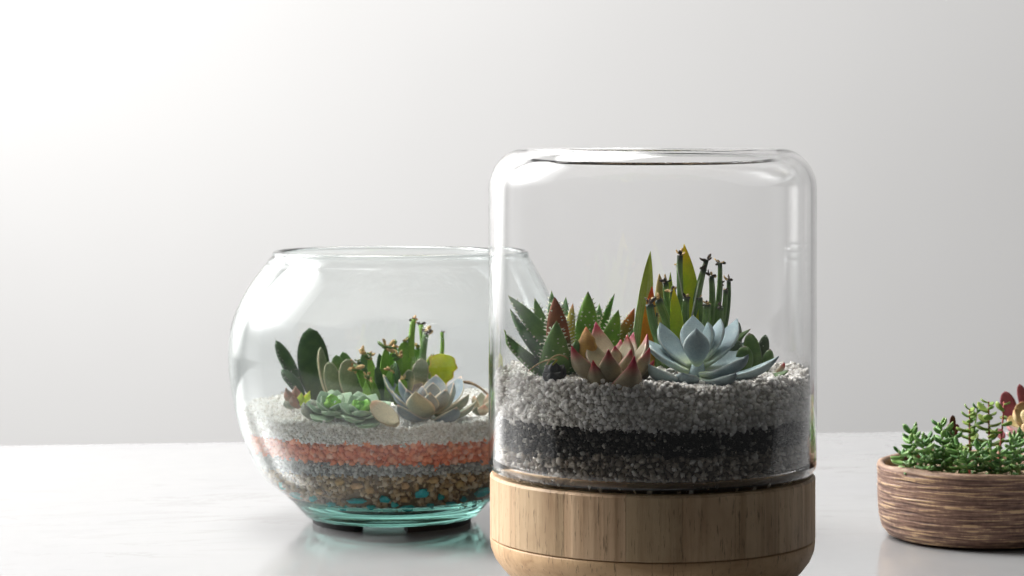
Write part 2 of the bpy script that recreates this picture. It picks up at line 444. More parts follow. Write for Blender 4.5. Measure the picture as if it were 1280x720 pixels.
def layer(name, label, mat, loc, Rf, zlo, zhi, r, cap=None, capR=None, layers=2, jit=.25, flat=.8, avoid=(), tint_fn=None, sp=1.75, cat='gravel', core_t=.25):
    P, R = wall_grains(Rf, zlo, zhi, r, layers, sp)
    if cap is not None:
        P2, R2 = disc_grains(capR, cap, r); P3, R3 = disc_grains(capR, lambda x, y: cap(x, y)+r*.55, r, sp=3.1, drop=.6)
        P = np.concatenate([P, P2, P3]); R = np.concatenate([R, R2, R3])
    for (c, q) in avoid:
        ok = np.linalg.norm(P-np.array(c), axis=1) > q*.85+R*.5; P, R = P[ok], R[ok]
    tint = rg.uniform(0, 1, len(P)) if tint_fn is None else tint_fn(P)
    V, Fc, T = grain_arrays(P, R, tint, jit, flat)
    Vc, Fcc = core(Rf, zlo, zhi, r*(1.5+.9*(layers-1)), (lambda x, y: cap(x, y)-r*.6) if cap is not None else None)
    Fc = np.concatenate([Fc, Fcc+len(V)]); V = np.concatenate([V, Vc]); T = np.concatenate([T, np.full(len(Vc), core_t)])
    o = obj(name, big_mesh(name, V, Fc, T), mat); o.location = loc
    return tag(o, label, cat, kind='stuff')

# jar layers (heights above the table)
def jr(z):
    z = np.asarray(z, float); lowz = JZ+.0110
    q = np.clip((lowz-z)/.007, 0, 1)
    return JRI-.0003-.007*(1-np.sqrt(1-q*q))
th0 = lambda v: (lambda th: np.full_like(np.asarray(th, float), v))
j1 = lambda th: .1020+wav(th, 3, .0016)-.0022*np.cos(th+.9)
j2 = lambda th: .1150+wav(th, 5, .0019)-.0012*np.cos(th+1.2)
def jtop(x, y): return .1412+.0011*np.sin(31*x+1)*np.cos(37*y)+.0009*np.sin(83*x+55*y)+.0006*np.sin(140*y-90*x)
j3 = lambda th: jtop(.094*np.cos(th), .094*np.sin(th))+.0008
m_white = grain_mat('white_marble_chips', [(0, (.44, .40, .35)), (.25, (.68, .645, .59)), (.7, (.86, .83, .775)), (1, (.94, .92, .885))], .6, .4)
m_soil = grain_mat('dark_soil', [(0, (.010, .009, .008)), (.5, (.040, .034, .028)), (.8, (.11, .098, .084)), (1, (.48, .45, .40))], .8, .2)
m_peb = grain_mat('brown_quartz_chips', [(0, (.12, .09, .063)), (.45, (.38, .31, .235)), (.82, (.64, .57, .475)), (1, (.93, .89, .82))], .35, .5)
layer('quartz_gravel', 'mixed brown and clear quartz chips at the bottom of the glass jar', m_peb, (JX, JY, 0), jr, th0(JZ+.0052), j1, .0020, core_t=.05, jit=.36, flat=.65)
layer('potting_soil', 'dark band of potting soil between two gravel layers in the jar', m_soil, (JX, JY, 0), jr, j1, j2, .0015, cat='soil', core_t=.2)
layer('white_gravel', 'pale grey marble chips topping the soil in the glass jar', m_white, (JX, JY, 0), jr, j2, j3, .00165, cap=jtop, capR=.0935, core_t=.12)

# bowl stones first, so the grains make room for them
def front_hit(px, z, inset):
    R = float(bowl_rin(z))-inset; dx = (px-640)/F     # x = dx*y
    A = dx*dx+1; B = -2*(dx*BX+BY); Cc = BX*BX+BY*BY-R*R
    y = (-B-math.sqrt(max(B*B-4*A*Cc, 0)))/(2*A); return Vector((dx*y, y, z))
def zrow(py, px):
    y = BY-.11
    for _ in range(4):
        z = H-(py-HZ)*y/F; y = front_hit(px, z, .003).y
    return H-(py-HZ)*y/F
def stone_mesh(name, sx, sy, sz, seed, jit=.2, levels=1, smooth=True):
    import bmesh
    bm = bmesh.new(); bmesh.ops.create_icosphere(bm, subdivisions=levels, radius=1)
    r = random.Random(seed)
    for v in bm.verts:
        k = 1+r.uniform(-jit, jit); v.co = Vector((v.co.x*sx*k, v.co.y*sy*k, v.co.z*sz*k))
    me = bpy.data.meshes.new(name); bm.to_mesh(me); bm.free()
    if smooth: me.polygons.foreach_set('use_smooth', [True]*len(me.polygons))
    return me
m_turq = plain('turquoise_stone', (.06, .70, .72), .35, (.035, .50, .56), 120, .25)
m_shard = plain('tan_stone', (.74, .53, .28), .6, (.55, .37, .18), 200, .3)
avoid = []
def wall_stone(name, px, py, wpx, hpx, mat, seed, label, cat, group, depth=.004):
    z = zrow(py, px); p = front_hit(px, z, depth*.78)
    a = math.atan2(p.y-BY, p.x-BX); s = p.y/F
    me = stone_mesh(name, depth, wpx*.5*s, hpx*.55*s, seed, .22, 1, False)
    o = obj(name, me, mat); o.location = p
    dz = .004; tilt = math.atan2(float(bowl_rin(z+dz)-bowl_rin(z-dz)), 2*dz)
    o.rotation_euler = (Matrix.Rotation(a, 4, 'Z') @ Matrix.Rotation(tilt, 4, 'Y') @ Matrix.Rotation(rnd.uniform(-.2, .2), 4, 'X')).to_euler()
    avoid.append(((p.x-BX, p.y-BY, p.z), max(wpx, hpx)*.56*s))
    return tag(o, label, cat, group)
for i, (px, py, wp, hp) in enumerate([(526, 615, 22, 14), (601, 613, 34, 19), (509, 633, 22, 10), (481, 622, 17, 10), (447, 624, 32, 9), (415, 628, 17, 9), (372, 617, 26, 9), (355, 605, 13, 11), (562, 628, 20, 8),
                                      (493, 629, 12, 7), (538, 630, 13, 7), (578, 622, 12, 8), (430, 633, 13, 6), (392, 621, 11, 8), (464, 632, 14, 6), (550, 619, 9, 7), (590, 628, 11, 7)]):
    wall_stone('turquoise_stone', px, py, wp, hp, m_turq, 40+i, {1: 'biggest turquoise stone in the bowl, at the side facing the wooden base', 4: 'longest and flattest turquoise stone low in the glass bowl'}.get(i, 'small turquoise stone among tan gravel low in the glass bowl'), 'stone', 'turquoise stones in the bowl', .003)
for i, (px, py, wp, hp) in enumerate([(425, 601, 15, 9), (446, 606, 18, 9), (541, 599, 15, 8), (573, 603, 14, 8), (506, 606, 12, 8), (463, 611, 13, 10), (588, 597, 11, 8), (505, 623, 13, 7), (400, 612, 12, 9), (555, 613, 12, 8)]):
    wall_stone('tan_shard', px, py, wp, hp, m_shard, 80+i, 'flat tan stone shard against the wall of the glass bowl', 'stone', 'tan shards in the bowl', .0028)

b1 = lambda th: .0466+wav(th, 21, .0010)
b2 = lambda th: .0552+wav(th, 22, .0008)
b3 = lambda th: .0700+wav(th, 23, .0009)
def btop(x, y): return .0855+.026*y+.0022*np.sin(26*x+2)*np.cos(23*y+1)+.0016*np.sin(61*x-44*y)+.0010*np.sin(130*x+90*y)
b4 = lambda th: btop(.111*np.cos(th), .111*np.sin(th))+.0006
rin = lambda z: bowl_rin(z)-.0003
m_tan = grain_mat('tan_gravel', [(0, (.20, .13, .065)), (.35, (.52, .37, .20)), (.7, (.72, .56, .34)), (.9, (.80, .71, .55)), (1, (.34, .28, .21))], .55, .4)
m_grey = grain_mat('grey_gravel', [(0, (.24, .245, .235)), (.5, (.46, .47, .45)), (1, (.66, .67, .65))], .6, .4)
m_coral = grain_mat('coral_gravel', [(0, (.82, .20, .08)), (.5, (.94, .32, .15)), (.85, (.95, .40, .22)), (1, (.95, .57, .42))], .6, .35)
m_sand = grain_mat('white_sand', [(0, (.58, .52, .44)), (.35, (.88, .845, .79)), (1, (.97, .955, .925))], .75, .25)
m_damp = (.24, .20, .16)
layer('tan_gravel', 'mixed tan and brown gravel forming the lowest layer in the bowl', m_tan, (BX, BY, 0), rin, th0(zb+.0035), b1, .0021, avoid=avoid, jit=.35, flat=.65, core_t=.05)
layer('grey_gravel', 'thin band of grey gravel under the coral layer in the bowl', m_grey, (BX, BY, 0), rin, b1, b2, .0016, core_t=.05)
layer('coral_gravel', 'band of coral pink pebbles below the sand in the bowl', m_coral, (BX, BY, 0), rin, b2, b3, .0024, jit=.2, core_t=.1)
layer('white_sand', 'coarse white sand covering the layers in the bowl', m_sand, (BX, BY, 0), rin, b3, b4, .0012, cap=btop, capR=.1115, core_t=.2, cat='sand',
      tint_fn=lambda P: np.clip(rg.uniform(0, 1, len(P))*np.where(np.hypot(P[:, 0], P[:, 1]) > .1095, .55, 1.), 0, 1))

# ------------------------------------------------------------------ leaves
SH = {
 'echeveria': ([(0, .45), (.2, .62), (.42, .92), (.58, 1), (.74, .86), (.87, .52), (.95, .22), (1, .03)], [(0, .9), (.5, 1), (.85, .8), (1, .15)]),
 'plump': ([(0, .72), (.25, .94), (.45, 1), (.62, .9), (.76, .64), (.87, .34), (.94, .17), (1, .03)], [(0, .9), (.4, 1), (.7, .7), (.85, .4), (1, .12)]),
 'fan': ([(0, .3), (.25, .55), (.55, .95), (.78, 1), (.92, .86), (.98, .6), (1, .4)], [(0, 1), (.6, .8), (1, .4)]),
 'aloe': ([(0, 1), (.25, .98), (.5, .84), (.75, .55), (.92, .22), (1, .02)], [(0, 1), (.5, .8), (.85, .45), (1, .1)]),
 'blade': ([(0, .9), (.25, 1), (.5, .93), (.75, .66), (.9, .34), (1, .03)], [(0, 1), (.7, .8), (1, .2)]),
 'oval': ([(0, .38), (.12, .68), (.35, .96), (.55, 1), (.75, .88), (.9, .58), (.97, .32), (1, .04)], [(0, .8), (.5, 1), (.85, .8), (1, .25)]),
 'spoon': ([(0, .3), (.25, .45), (.5, .8), (.72, 1), (.86, .9), (.95, .58), (.985, .3), (1, .05)], [(0, .9), (.6, 1), (.9, .7), (1, .2)]),
 'bean': ([(0, .45), (.15, .8), (.4, 1), (.7, 1), (.88, .75), (.97, .4), (1, .06)], [(0, .6), (.3, 1), (.75, 1), (1, .25)]),
}
def leaf_geo(base, tip, width, thick, bow=0., up=(0, 0, 1), shape='echeveria', channel=.12, n=18, ring=14, twist=0., wave=0., seed=0):
    """a fleshy leaf from base to tip; up is the side the upper face looks to, bow bends its middle (fraction of length) away from it"""
    base, tip = Vector(base), Vector(tip); ax = tip-base; L = ax.length
    u = Vector(up); u = (u-ax*(u.dot(ax)/ax.length_squared))
    if u.length < 1e-5: u = ax.orthogonal()
    u.normalize(); ctrl = (base+tip)/2-u*bow*L*2
    ws = catmull(SH[shape][0], n); ts = catmull(SH[shape][1], n)
    V, Fc, T, E, Sv = [], [], [], [], []
    r = random.Random(seed); ph = r.uniform(0, 6)
    for i in range(n):
        # stations crowd towards the tip
        t = i/(n-1)
        p = base*(1-t)**2+ctrl*2*t*(1-t)+tip*t*t
        tg = ((ctrl-base)*(1-t)+(tip-ctrl)*t).normalized()
        nn = u-tg*u.dot(tg); nn.normalize(); sd = tg.cross(nn)
        if twist:
            rot = Matrix.Rotation(twist*t, 3, tg); nn = rot @ nn; sd = rot @ sd
        hw = max(ws[i], .01)*width/2; th = max(ts[i], .02)*thick/2
        th = min(th, hw*1.1)
        for k in range(ring):
            a = 2*PI*k/ring; s = math.cos(a); q = math.sin(a)
            v = th*(q*.55 if q > 0 else q*1.35)+channel*hw*(s*s)
            ww = 1+(wave*math.sin(t*23+ph+(2 if s > 0 else 0)) if abs(s) > .8 else 0)
            V.append(p+sd*(s*hw*ww)+nn*(v+(wave*hw*.5*math.sin(t*19+ph) if abs(s) > .8 else 0))); T.append(t); E.append(abs(s)); Sv.append(s+seed)
    for i in range(n-1):
        for k in range(ring):
            k2 = (k+1) % ring; Fc.append((i*ring+k, i*ring+k2, (i+1)*ring+k2, (i+1)*ring+k))
    Fc.append(tuple(range(ring))[::-1]); Fc.append(tuple(range((n-1)*ring, n*ring)))
    return V, Fc, T, E, Sv
def attrs(me, **kw):
    for k, v in kw.items():
        a = me.attributes.new(k, 'FLOAT', 'POINT'); a.data.foreach_set('value', v)
def leaf(parent, mat, base, tip, width, thick, name='leaf', label=None, **kw):
    V, Fc, T, E, Sv = leaf_geo(base, tip, width, thick, **kw)
    o0 = Vector(base); me = mesh(name, [v-o0 for v in V], Fc)
    attrs(me, t=T, e=E, s=Sv)
    o = obj(name, me, mat); o.location = o0
    if parent: par(o, parent)
    if label: o['label'] = label
    return o
def par(o, p):
    """child of p, keeping its place (all roots are unrotated empties)"""
    off = Vector(p.location); q = p.parent
    while q: off += Vector(q.location); q = q.parent
    o.parent = p; o.location = Vector(o.location)-off
def tube_geo(pts, rads, ring=10, groove=0.):
    V, Fc, T, E, Sv = [], [], [], [], []
    n = len(pts); up = Vector((.3, -.9, .2))
    for i, (p, r) in enumerate(zip(pts, rads)):
        p = Vector(p); tg = (Vector(pts[min(i+1, n-1)])-Vector(pts[max(i-1, 0)])).normalized()
        a_ = tg.cross(up).normalized(); b_ = a_.cross(tg)
        for k in range(ring):
            a = 2*PI*k/ring; rr = r*(1-groove*(.5+.5*math.cos(3*a)))
            V.append(p+a_*math.cos(a)*rr+b_*math.sin(a)*rr); T.append(i/(n-1)); E.append(0.); Sv.append(math.cos(a))
    for i in range(n-1):
        for k in range(ring):
            k2 = (k+1) % ring; Fc.append((i*ring+k, i*ring+k2, (i+1)*ring+k2, (i+1)*ring+k))
    Fc.append(tuple(range(ring))[::-1]); Fc.append(tuple(range((n-1)*ring, n*ring)))
    return V, Fc, T, E, Sv
def bez(a, b, bow, n=12):
    a, b, bow = Vector(a), Vector(b), Vector(bow); c = (a+b)/2+bow*2
    return [a*(1-t)**2+c*2*t*(1-t)+b*t*t for t in (i/(n-1) for i in range(n))]
def tube(parent, mat, pts, rads, name='stem', groove=0., ring=10):
    V, Fc, T, E, Sv = tube_geo(pts, rads, ring, groove)
    o0 = Vector(pts[0]); me = mesh(name, [v-o0 for v in V], Fc); attrs(me, t=T, e=E, s=Sv)
    o = obj(name, me, mat); o.location = o0
    if parent: par(o, parent)
    return o

# ------------------------------------------------------------------ plants in the jar
M_blue = leaf_mat('blue_grey_leaf', (.27, .36, .375), (.345, .43, .435), tip=(.20, .25, .27), t0=.94, edge=(.50, .55, .52), e0=.92, foot=(.50, .58, .38), rough=.62, trans=.05, bump=.15, dv=.10, spec=.25, coarse=90)
pl = thing('blue_echeveria', W(870, 470, .893), 'blue grey echeveria rosette with broad pointed leaves on the jar gravel', 'succulent')
Bc = W(871, 464, .892)
def rosette(pl, mat, B, rows, thick, shape, spread=.004, channel=.14, bow=.10, ws=1.):
    for i, row in enumerate(rows):
        px, py, d, wd = row[:4]; wd *= ws; opt = row[4] if len(row) > 4 else {}
        tip = W(px, py, d); ax = tip-B; hz = Vector((ax.x, ax.y, 0))
        b = B+(hz.normalized()*spread if hz.length > 1e-4 else Vector())+Vector((0, 0, opt.get('bz', 0)))
        inward = Vector((-ax.x, -ax.y, 0))
        up = Vector((0, 0, 1))*max(hz.length, .01)+(inward.normalized()*max(ax.z, 0) if inward.length > 1e-4 else Vector())
        leaf(pl, opt.get('mat', mat), b, tip, wd, opt.get('thick', thick), bow=opt.get('bow', bow), up=opt.get('up', up), shape=opt.get('shape', shape), channel=opt.get('channel', channel), seed=i, label=opt.get('label'))
rosette(pl, M_blue, Bc, [
    (811, 455, .866, .019, {'bz': -.003, 'bow': .15}), (808, 424, .905, .021, {'bow': .06}), (825, 403, .910, .019, {'bz': .003}),
    (870, 410, .866, .0155, {'bz': .006, 'bow': .12}), (866, 394, .918, .017, {'bz': .006}), (884, 402, .896, .009, {'bz': .008}),
    (900, 398, .902, .013, {'bz': .007}), (921, 398, .912, .017, {'bz': .004}), (934, 443, .864, .015, {'bz': -.001, 'bow': .10}),
    (971, 445, .888, .018, {'bz': -.002, 'bow': .12}), (919, 466, .861, .014, {'bz': -.004, 'bow': .10}), (935, 425, .938, .018, {'bow': .08}),
    (842, 428, .942, .017, {}), (905, 415, .950, .017, {}), (852, 466, .862, .013, {'bz': -.005, 'bow': .05})], .0050, 'echeveria')
tube(pl, M_blue, [W(871, 478, .892), W(871, 468, .892), W(873, 445, .893)], [.0045, .0055, .002], 'stem')

M_red = leaf_mat('red_tipped_leaf', (.29, .235, .135), (.38, .31, .19), tip=(.42, .016, .04), t0=.72, edge=(.56, .26, .20), e0=.95, foot=(.40, .36, .25), rough=.42, trans=.05, bump=.12, dv=.14, spec=.4, coarse=80)
pl = thing('red_tipped_echeveria', W(768, 474, .885), 'beige rosette with crimson leaf tips beside the blue grey echeveria', 'succulent')
rosette(pl, M_red, W(767, 471, .886), [
    (716, 432, .868, .0200, {'bow': .17, 'bz': .000}), (745, 402, .918, .0175, {'bow': .1}), (761, 436, .858, .0145, {'bow': .2}),
    (784, 418, .893, .0135, {'bow': .12}), (809, 417, .893, .0145, {'bow': .14}), (793, 445, .850, .0175, {'bow': .26, 'bz': -.002}),
    (789, 436, .872, .0105, {'bow': .12}), (769, 432, .889, .0085, {'bz': .003}), (792, 415, .915, .014, {}), (737, 422, .905, .0155, {'bow': .1}),
    (812, 434, .866, .0145, {'bow': .16}), (776, 424, .912, .0135, {}), (817, 450, .880, .0145, {'bow': .14, 'bz': -.002}), (742, 450, .862, .0150, {'bow': .22, 'bz': -.003})], .0075, 'plump', .003, .16)

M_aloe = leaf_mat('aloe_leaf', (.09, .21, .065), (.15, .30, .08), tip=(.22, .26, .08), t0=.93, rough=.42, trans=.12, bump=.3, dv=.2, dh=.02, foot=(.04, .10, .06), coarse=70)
M_aloe_y = leaf_mat('yellowed_aloe_leaf', (.40, .36, .04), (.22, .28, .04), tip=(.35, .16, .03), t0=.75, rough=.5, trans=.2, coarse=70)
M_aloe_br = leaf_mat('withered_aloe_tip', (.38, .125, .06), (.25, .085, .045), tip=(.28, .09, .05), rough=.65, trans=.08, foot=(.07, .12, .05), coarse=120, bump=.5)
M_aloe_dry = leaf_mat('dry_yellow_leaf', (.42, .27, .05), (.30, .17, .035), tip=(.42, .12, .03), t0=.8, rough=.6, trans=.1, coarse=140, bump=.6)
M_aloe_or = leaf_mat('orange_aloe_leaf', (.16, .22, .03), (.30, .20, .03), tip=(.45, .13, .02), t0=.45, rough=.5, trans=.2, coarse=90)
M_tooth = plain('pale_tooth', (.80, .80, .62), .5, dv=0)
def toothed(pl, mat, base, tip, width, thick, bow, up, face=2, seed=0, nt=9, channel=.1, label=None):
    lf = leaf(pl, mat, base, tip, width, thick, bow=bow, up=up, shape='aloe', channel=channel, seed=seed, label=label)
    V, Fc, T, E, Sv = leaf_geo(base, tip, width, thick, bow=bow, up=up, shape='aloe', channel=channel, seed=seed, n=18, ring=14)
    r = random.Random(seed); tv, tf = [], []
    b0 = Vector(base); ax = (Vector(tip)-b0).normalized()
    def cone(p, d, h, rad):
        d = d.normalized(); a_ = d.orthogonal().normalized(); b_ = d.cross(a_); k0 = len(tv)
        for k in range(5): tv.append(p+(a_*math.cos(k*2*PI/5)+b_*math.sin(k*2*PI/5))*rad-d*rad*.5-b0)
        tv.append(p+d*h-b0)
        for k in range(5): tf.append((k0+k, k0+(k+1) % 5, k0+5))
    for i in range(2, 16):
        cen = sum((V[i*14+k] for k in range(14)), Vector())/14
        for k in (0, 7):
            if r.random() < .85: p = V[i*14+k]; cone(p, (p-cen)+ax*.002, .0015+.0007*r.random(), .0007)
        for k in (9, 10, 11, 12):
            if r.random() < .16*face and i < 14: p = V[i*14+k]; cone(p, (p-cen)+ax*.001, .0009, .00065)
    me = mesh('toothed_margin', tv, tf); o = obj('toothed_margin', me, M_tooth); o.location = b0; par(o, lf)
    return lf
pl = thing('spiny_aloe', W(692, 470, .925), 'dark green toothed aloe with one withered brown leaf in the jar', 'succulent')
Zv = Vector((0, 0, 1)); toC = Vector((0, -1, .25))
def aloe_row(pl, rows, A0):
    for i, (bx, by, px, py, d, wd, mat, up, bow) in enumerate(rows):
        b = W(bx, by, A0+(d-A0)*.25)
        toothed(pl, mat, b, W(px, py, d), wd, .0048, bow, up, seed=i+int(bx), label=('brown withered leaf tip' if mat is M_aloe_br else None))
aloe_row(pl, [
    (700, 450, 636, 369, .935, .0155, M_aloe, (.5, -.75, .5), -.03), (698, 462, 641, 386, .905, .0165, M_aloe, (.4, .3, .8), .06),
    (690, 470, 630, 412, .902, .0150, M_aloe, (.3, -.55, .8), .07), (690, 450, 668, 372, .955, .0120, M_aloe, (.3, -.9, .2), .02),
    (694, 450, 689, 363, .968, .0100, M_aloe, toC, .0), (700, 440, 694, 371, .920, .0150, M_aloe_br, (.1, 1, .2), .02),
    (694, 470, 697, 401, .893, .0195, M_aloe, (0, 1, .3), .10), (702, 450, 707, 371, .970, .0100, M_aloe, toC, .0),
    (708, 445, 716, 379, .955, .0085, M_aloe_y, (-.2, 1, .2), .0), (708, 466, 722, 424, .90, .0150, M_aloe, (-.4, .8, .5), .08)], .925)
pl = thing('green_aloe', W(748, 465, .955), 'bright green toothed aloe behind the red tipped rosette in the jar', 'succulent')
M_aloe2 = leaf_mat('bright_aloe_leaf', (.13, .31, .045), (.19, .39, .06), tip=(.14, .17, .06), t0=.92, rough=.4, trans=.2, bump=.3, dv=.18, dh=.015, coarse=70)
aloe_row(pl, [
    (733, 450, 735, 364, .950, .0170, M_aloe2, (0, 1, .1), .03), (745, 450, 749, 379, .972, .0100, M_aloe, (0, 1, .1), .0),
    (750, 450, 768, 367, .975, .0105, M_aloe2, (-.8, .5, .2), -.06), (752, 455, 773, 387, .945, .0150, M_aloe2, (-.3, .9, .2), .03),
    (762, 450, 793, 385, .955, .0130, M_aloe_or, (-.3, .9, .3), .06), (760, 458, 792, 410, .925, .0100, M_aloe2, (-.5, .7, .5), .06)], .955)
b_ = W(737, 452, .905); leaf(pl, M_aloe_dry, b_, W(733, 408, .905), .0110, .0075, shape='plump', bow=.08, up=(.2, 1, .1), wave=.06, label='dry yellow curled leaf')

M_bl_g = leaf_mat('upright_blade_green', (.19, .36, .10), (.25, .42, .13), tip=(.34, .42, .035), t0=.3, rough=.42, trans=.3, bump=.12, stripe=(.46, .56, .34), dv=.08, coarse=40)
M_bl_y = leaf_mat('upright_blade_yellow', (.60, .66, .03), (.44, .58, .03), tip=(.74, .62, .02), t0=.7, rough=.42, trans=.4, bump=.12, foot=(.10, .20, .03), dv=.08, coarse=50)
M_bl_o = leaf_mat('upright_blade_olive', (.30, .32, .06), (.42, .36, .08), tip=(.45, .30, .10), t0=.7, rough=.5, trans=.25, bump=.2, stripe=(.36, .30, .10), dv=.08, coarse=60)
M_bl_or = leaf_mat('upright_blade_orange', (.70, .32, .02), (.78, .42, .03), tip=(.78, .14, .015), t0=.75, rough=.5, trans=.3, bump=.2, dv=.08, foot=(.30, .22, .03), coarse=60)
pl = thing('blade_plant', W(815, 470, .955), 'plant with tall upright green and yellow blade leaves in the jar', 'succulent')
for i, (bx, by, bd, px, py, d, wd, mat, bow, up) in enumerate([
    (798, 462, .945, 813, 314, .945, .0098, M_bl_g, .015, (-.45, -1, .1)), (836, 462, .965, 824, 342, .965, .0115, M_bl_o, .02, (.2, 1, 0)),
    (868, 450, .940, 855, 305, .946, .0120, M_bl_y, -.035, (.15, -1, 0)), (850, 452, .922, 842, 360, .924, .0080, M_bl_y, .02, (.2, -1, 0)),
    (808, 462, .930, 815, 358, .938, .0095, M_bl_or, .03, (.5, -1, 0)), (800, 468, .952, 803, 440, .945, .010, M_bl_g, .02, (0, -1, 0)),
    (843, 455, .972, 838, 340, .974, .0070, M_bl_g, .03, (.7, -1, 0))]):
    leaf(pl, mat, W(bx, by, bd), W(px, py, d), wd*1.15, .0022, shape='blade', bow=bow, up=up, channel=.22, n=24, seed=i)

M_pen = leaf_mat('pencil_stem', (.11, .22, .06), (.17, .30, .08), rough=.45, trans=.12, bump=.3, stripe=(.24, .34, .15), dv=.15, coarse=110, tip=(.05, .07, .04), t0=.9)
M_pldark = plain('dried_plantlet', (.075, .05, .03), .6, (.03, .02, .015), 400, .3)
M_plgold = plain('golden_plantlet', (.62, .43, .17), .6, (.32, .18, .08), 400, .3)
def plantlet(parent, p, size, seed, mats, k=6):
    """a knot of tiny leaves; one mesh with two colours"""
    r = random.Random(seed); V, Fc, mi = [], [], []
    for j in range(k):
        d = Vector((r.uniform(-1, 1), r.uniform(-1, 1), r.uniform(-.25, 1))).normalized()
        b = Vector((r.uniform(-.2, .2), r.uniform(-.2, .2), r.uniform(-.2, .2)))*size
        v, f, *_ = leaf_geo(b, b+d*size*r.uniform(.6, 1.15), size*.45, size*.22, up=(r.uniform(-1, 1), r.uniform(-1, 1), .3), shape='oval', n=6, ring=6, bow=.1)
        k0 = len(V); V += v; Fc += [tuple(q+k0 for q in ff) for ff in f]; mi += [0 if r.random() < .6 else 1]*len(f)
    me = mesh('plantlet', V, Fc); me.materials.append(mats[0]); me.materials.append(mats[1]); me.polygons.foreach_set('material_index', mi)
    o = obj('plantlet', me); o.location = p; par(o, parent); return o
pl = thing('pencil_stem_plant', W(866, 465, .945), 'dark green pencil stems with tiny brown plantlets at their tips in the jar', 'succulent')
for i, (bx, by, px, py, d, r0, r1, bw, ps, k) in enumerate([
    (862, 455, 850, 319, .938, .0026, .0020, -.002, .0048, 5), (866, 455, 848, 330, .950, .0024, .0018, .001, .0030, 3), (866, 450, 883, 325, .950, .0024, .0017, -.002, .0044, 5), (868, 450, 880, 336, .940, .0030, .0020, -.003, .0045, 8),
    (880, 450, 900, 328, .950, .0024, .0015, .003, .0042, 5), (884, 450, 907, 362, .945, .0026, .0017, .003, .0025, 3), (880, 450, 901, 354, .955, .0024, .0015, .002, .0034, 5),
    (876, 450, 875, 372, .935, .0022, .0017, .001, .0022, 3), (856, 452, 841, 362, .935, .0028, .0020, -.001, .0045, 5), (838, 458, 812, 380, .925, .0034, .0026, -.002, .0050, 7),
    (848, 458, 823, 374, .930, .0036, .0026, .001, .0052, 7), (888, 448, 900, 383, .930, .0028, .0020, .002, .0034, 4),
    (866, 452, 858, 372, .930, .0030, .0022, -.002, .0036, 5), (876, 450, 889, 345, .942, .0030, .0018, .003, .0042, 6), (892, 450, 911, 350, .958, .0024, .0014, .003, .0040, 6), (874, 450, 884, 380, .926, .0030, .0022, .001, .0036, 5), (852, 456, 832, 352, .962, .0028, .0020, -.002, .0045, 6), (826, 460, 818, 392, .950, .0034, .0024, -.002, .0048, 6)]):
    b, t = W(bx, by, d+.003), W(px, py, d)
    st = tube(pl, M_pen, bez(b, t, (bw, 0, 0), 14), [r0+(r1-r0)*j/13 for j in range(14)], 'stem', .22, 12)
    plantlet(st, t, ps, 50+i, (M_pldark, M_plgold), k)
for (bx, by, px, py, d) in ((862, 415, 846, 330, .930), (862, 410, 874, 350, .928)):
    tube(pl, plain('pale_ridge', (.42, .48, .32), .5, dv=0), bez(W(bx, by, d), W(px, py, d), (0, 0, 0), 6), [.0006, .0007, .0007, .0006, .0005, .0003], 'pale_stem', 0, 6)

M_haw = leaf_mat('dark_oval_leaf', (.075, .15, .035), (.11, .20, .045), tip=(.14, .11, .07), t0=.92, rough=.45, trans=.12, dv=.2, coarse=120, edge=(.10, .15, .06), e0=.9)
M_haws = leaf_mat('white_spotted_leaf', (.07, .11, .06), (.11, .15, .08), spots=(.7, .72, .64), rough=.5, trans=.08, dv=.15, coarse=120)
pl = thing('spotted_haworthia', W(930, 468, .93), 'small dark green plant with white spotted leaves at the jar wall', 'succulent')
for i, (bx, by, px, py, d, wd, mat, up, bow, shp) in enumerate([
    (905, 455, 938, 411, .935, .0110, M_haw, (-.5, -.2, 1), -.10, 'blade'), (945, 462, 936, 416, .925, .0100, M_haw, (.1, 1, .1), .04, 'oval'),
    (915, 460, 921, 400, .945, .0090, M_haws, (0, 1, .1), .03, 'oval'), (950, 462, 957, 418, .945, .0075, M_haws, (0, 1, .2), .03, 'oval'), (945, 465, 948, 428, .950, .0070, M_haws, (-.3, 1, .2), .03, 'oval'),
    (950, 468, 962, 436, .930, .0090, M_haw, (-.5, .8, .4), .1, 'oval'), (922, 466, 920, 425, .93, .010, M_haws, (0, 1, .2), .05, 'oval'), (945, 474, 984, 462, .905, .0090, M_haw, (0, -.3, 1), .08, 'blade'),
    (930, 466, 930, 432, .918, .0105, M_haw, (0, 1, .2), .05, 'oval'), (960, 470, 980, 453, .935, .0080, M_red, (0, -.2, 1), .1, 'oval')]):
    leaf(pl, mat, W(bx, by, d+.004), W(px, py, d), wd, .0036, shape=shp, bow=bow, up=up, channel=.1, seed=i)

M_root = plain('dry_root', (.44, .34, .16), .7, (.25, .17, .08), 400, .3, dv=0)
pl = thing('withered_seedling', W(693, 474, .88), 'small dark withered seedling with pale dry roots at the foot of the aloe', 'seedling')
M_seed = leaf_mat('withered_dark_leaf', (.02, .025, .03), (.05, .05, .045), rough=.6, trans=0, dv=.2)
for i, (px, py, dd, wd) in enumerate([(684, 455, .0, .008), (694, 450, -.002, .009), (706, 455, .004, .008), (690, 464, -.007, .008), (703, 464, -.006, .008), (680, 466, -.003, .007)]):
    leaf(pl, M_seed, W(695, 475, .883), W(px, py, .883+dd), wd, .004, shape='plump', bow=.12, up=(0, 1, .5), seed=i)
tube(pl, M_root, bez(W(662, 464, .885), W(698, 449, .872), (0, 0, .002), 10), [.0004]*10, 'root', 0, 6)
tube(pl, M_root, bez(W(684, 456, .874), W(712, 449, .876), (0, 0, .004), 10), [.0005]*10, 'root', 0, 6)
leaf(pl, M_aloe_y, W(692, 456, .873), W(698, 449, .871), .003, .001, shape='oval')

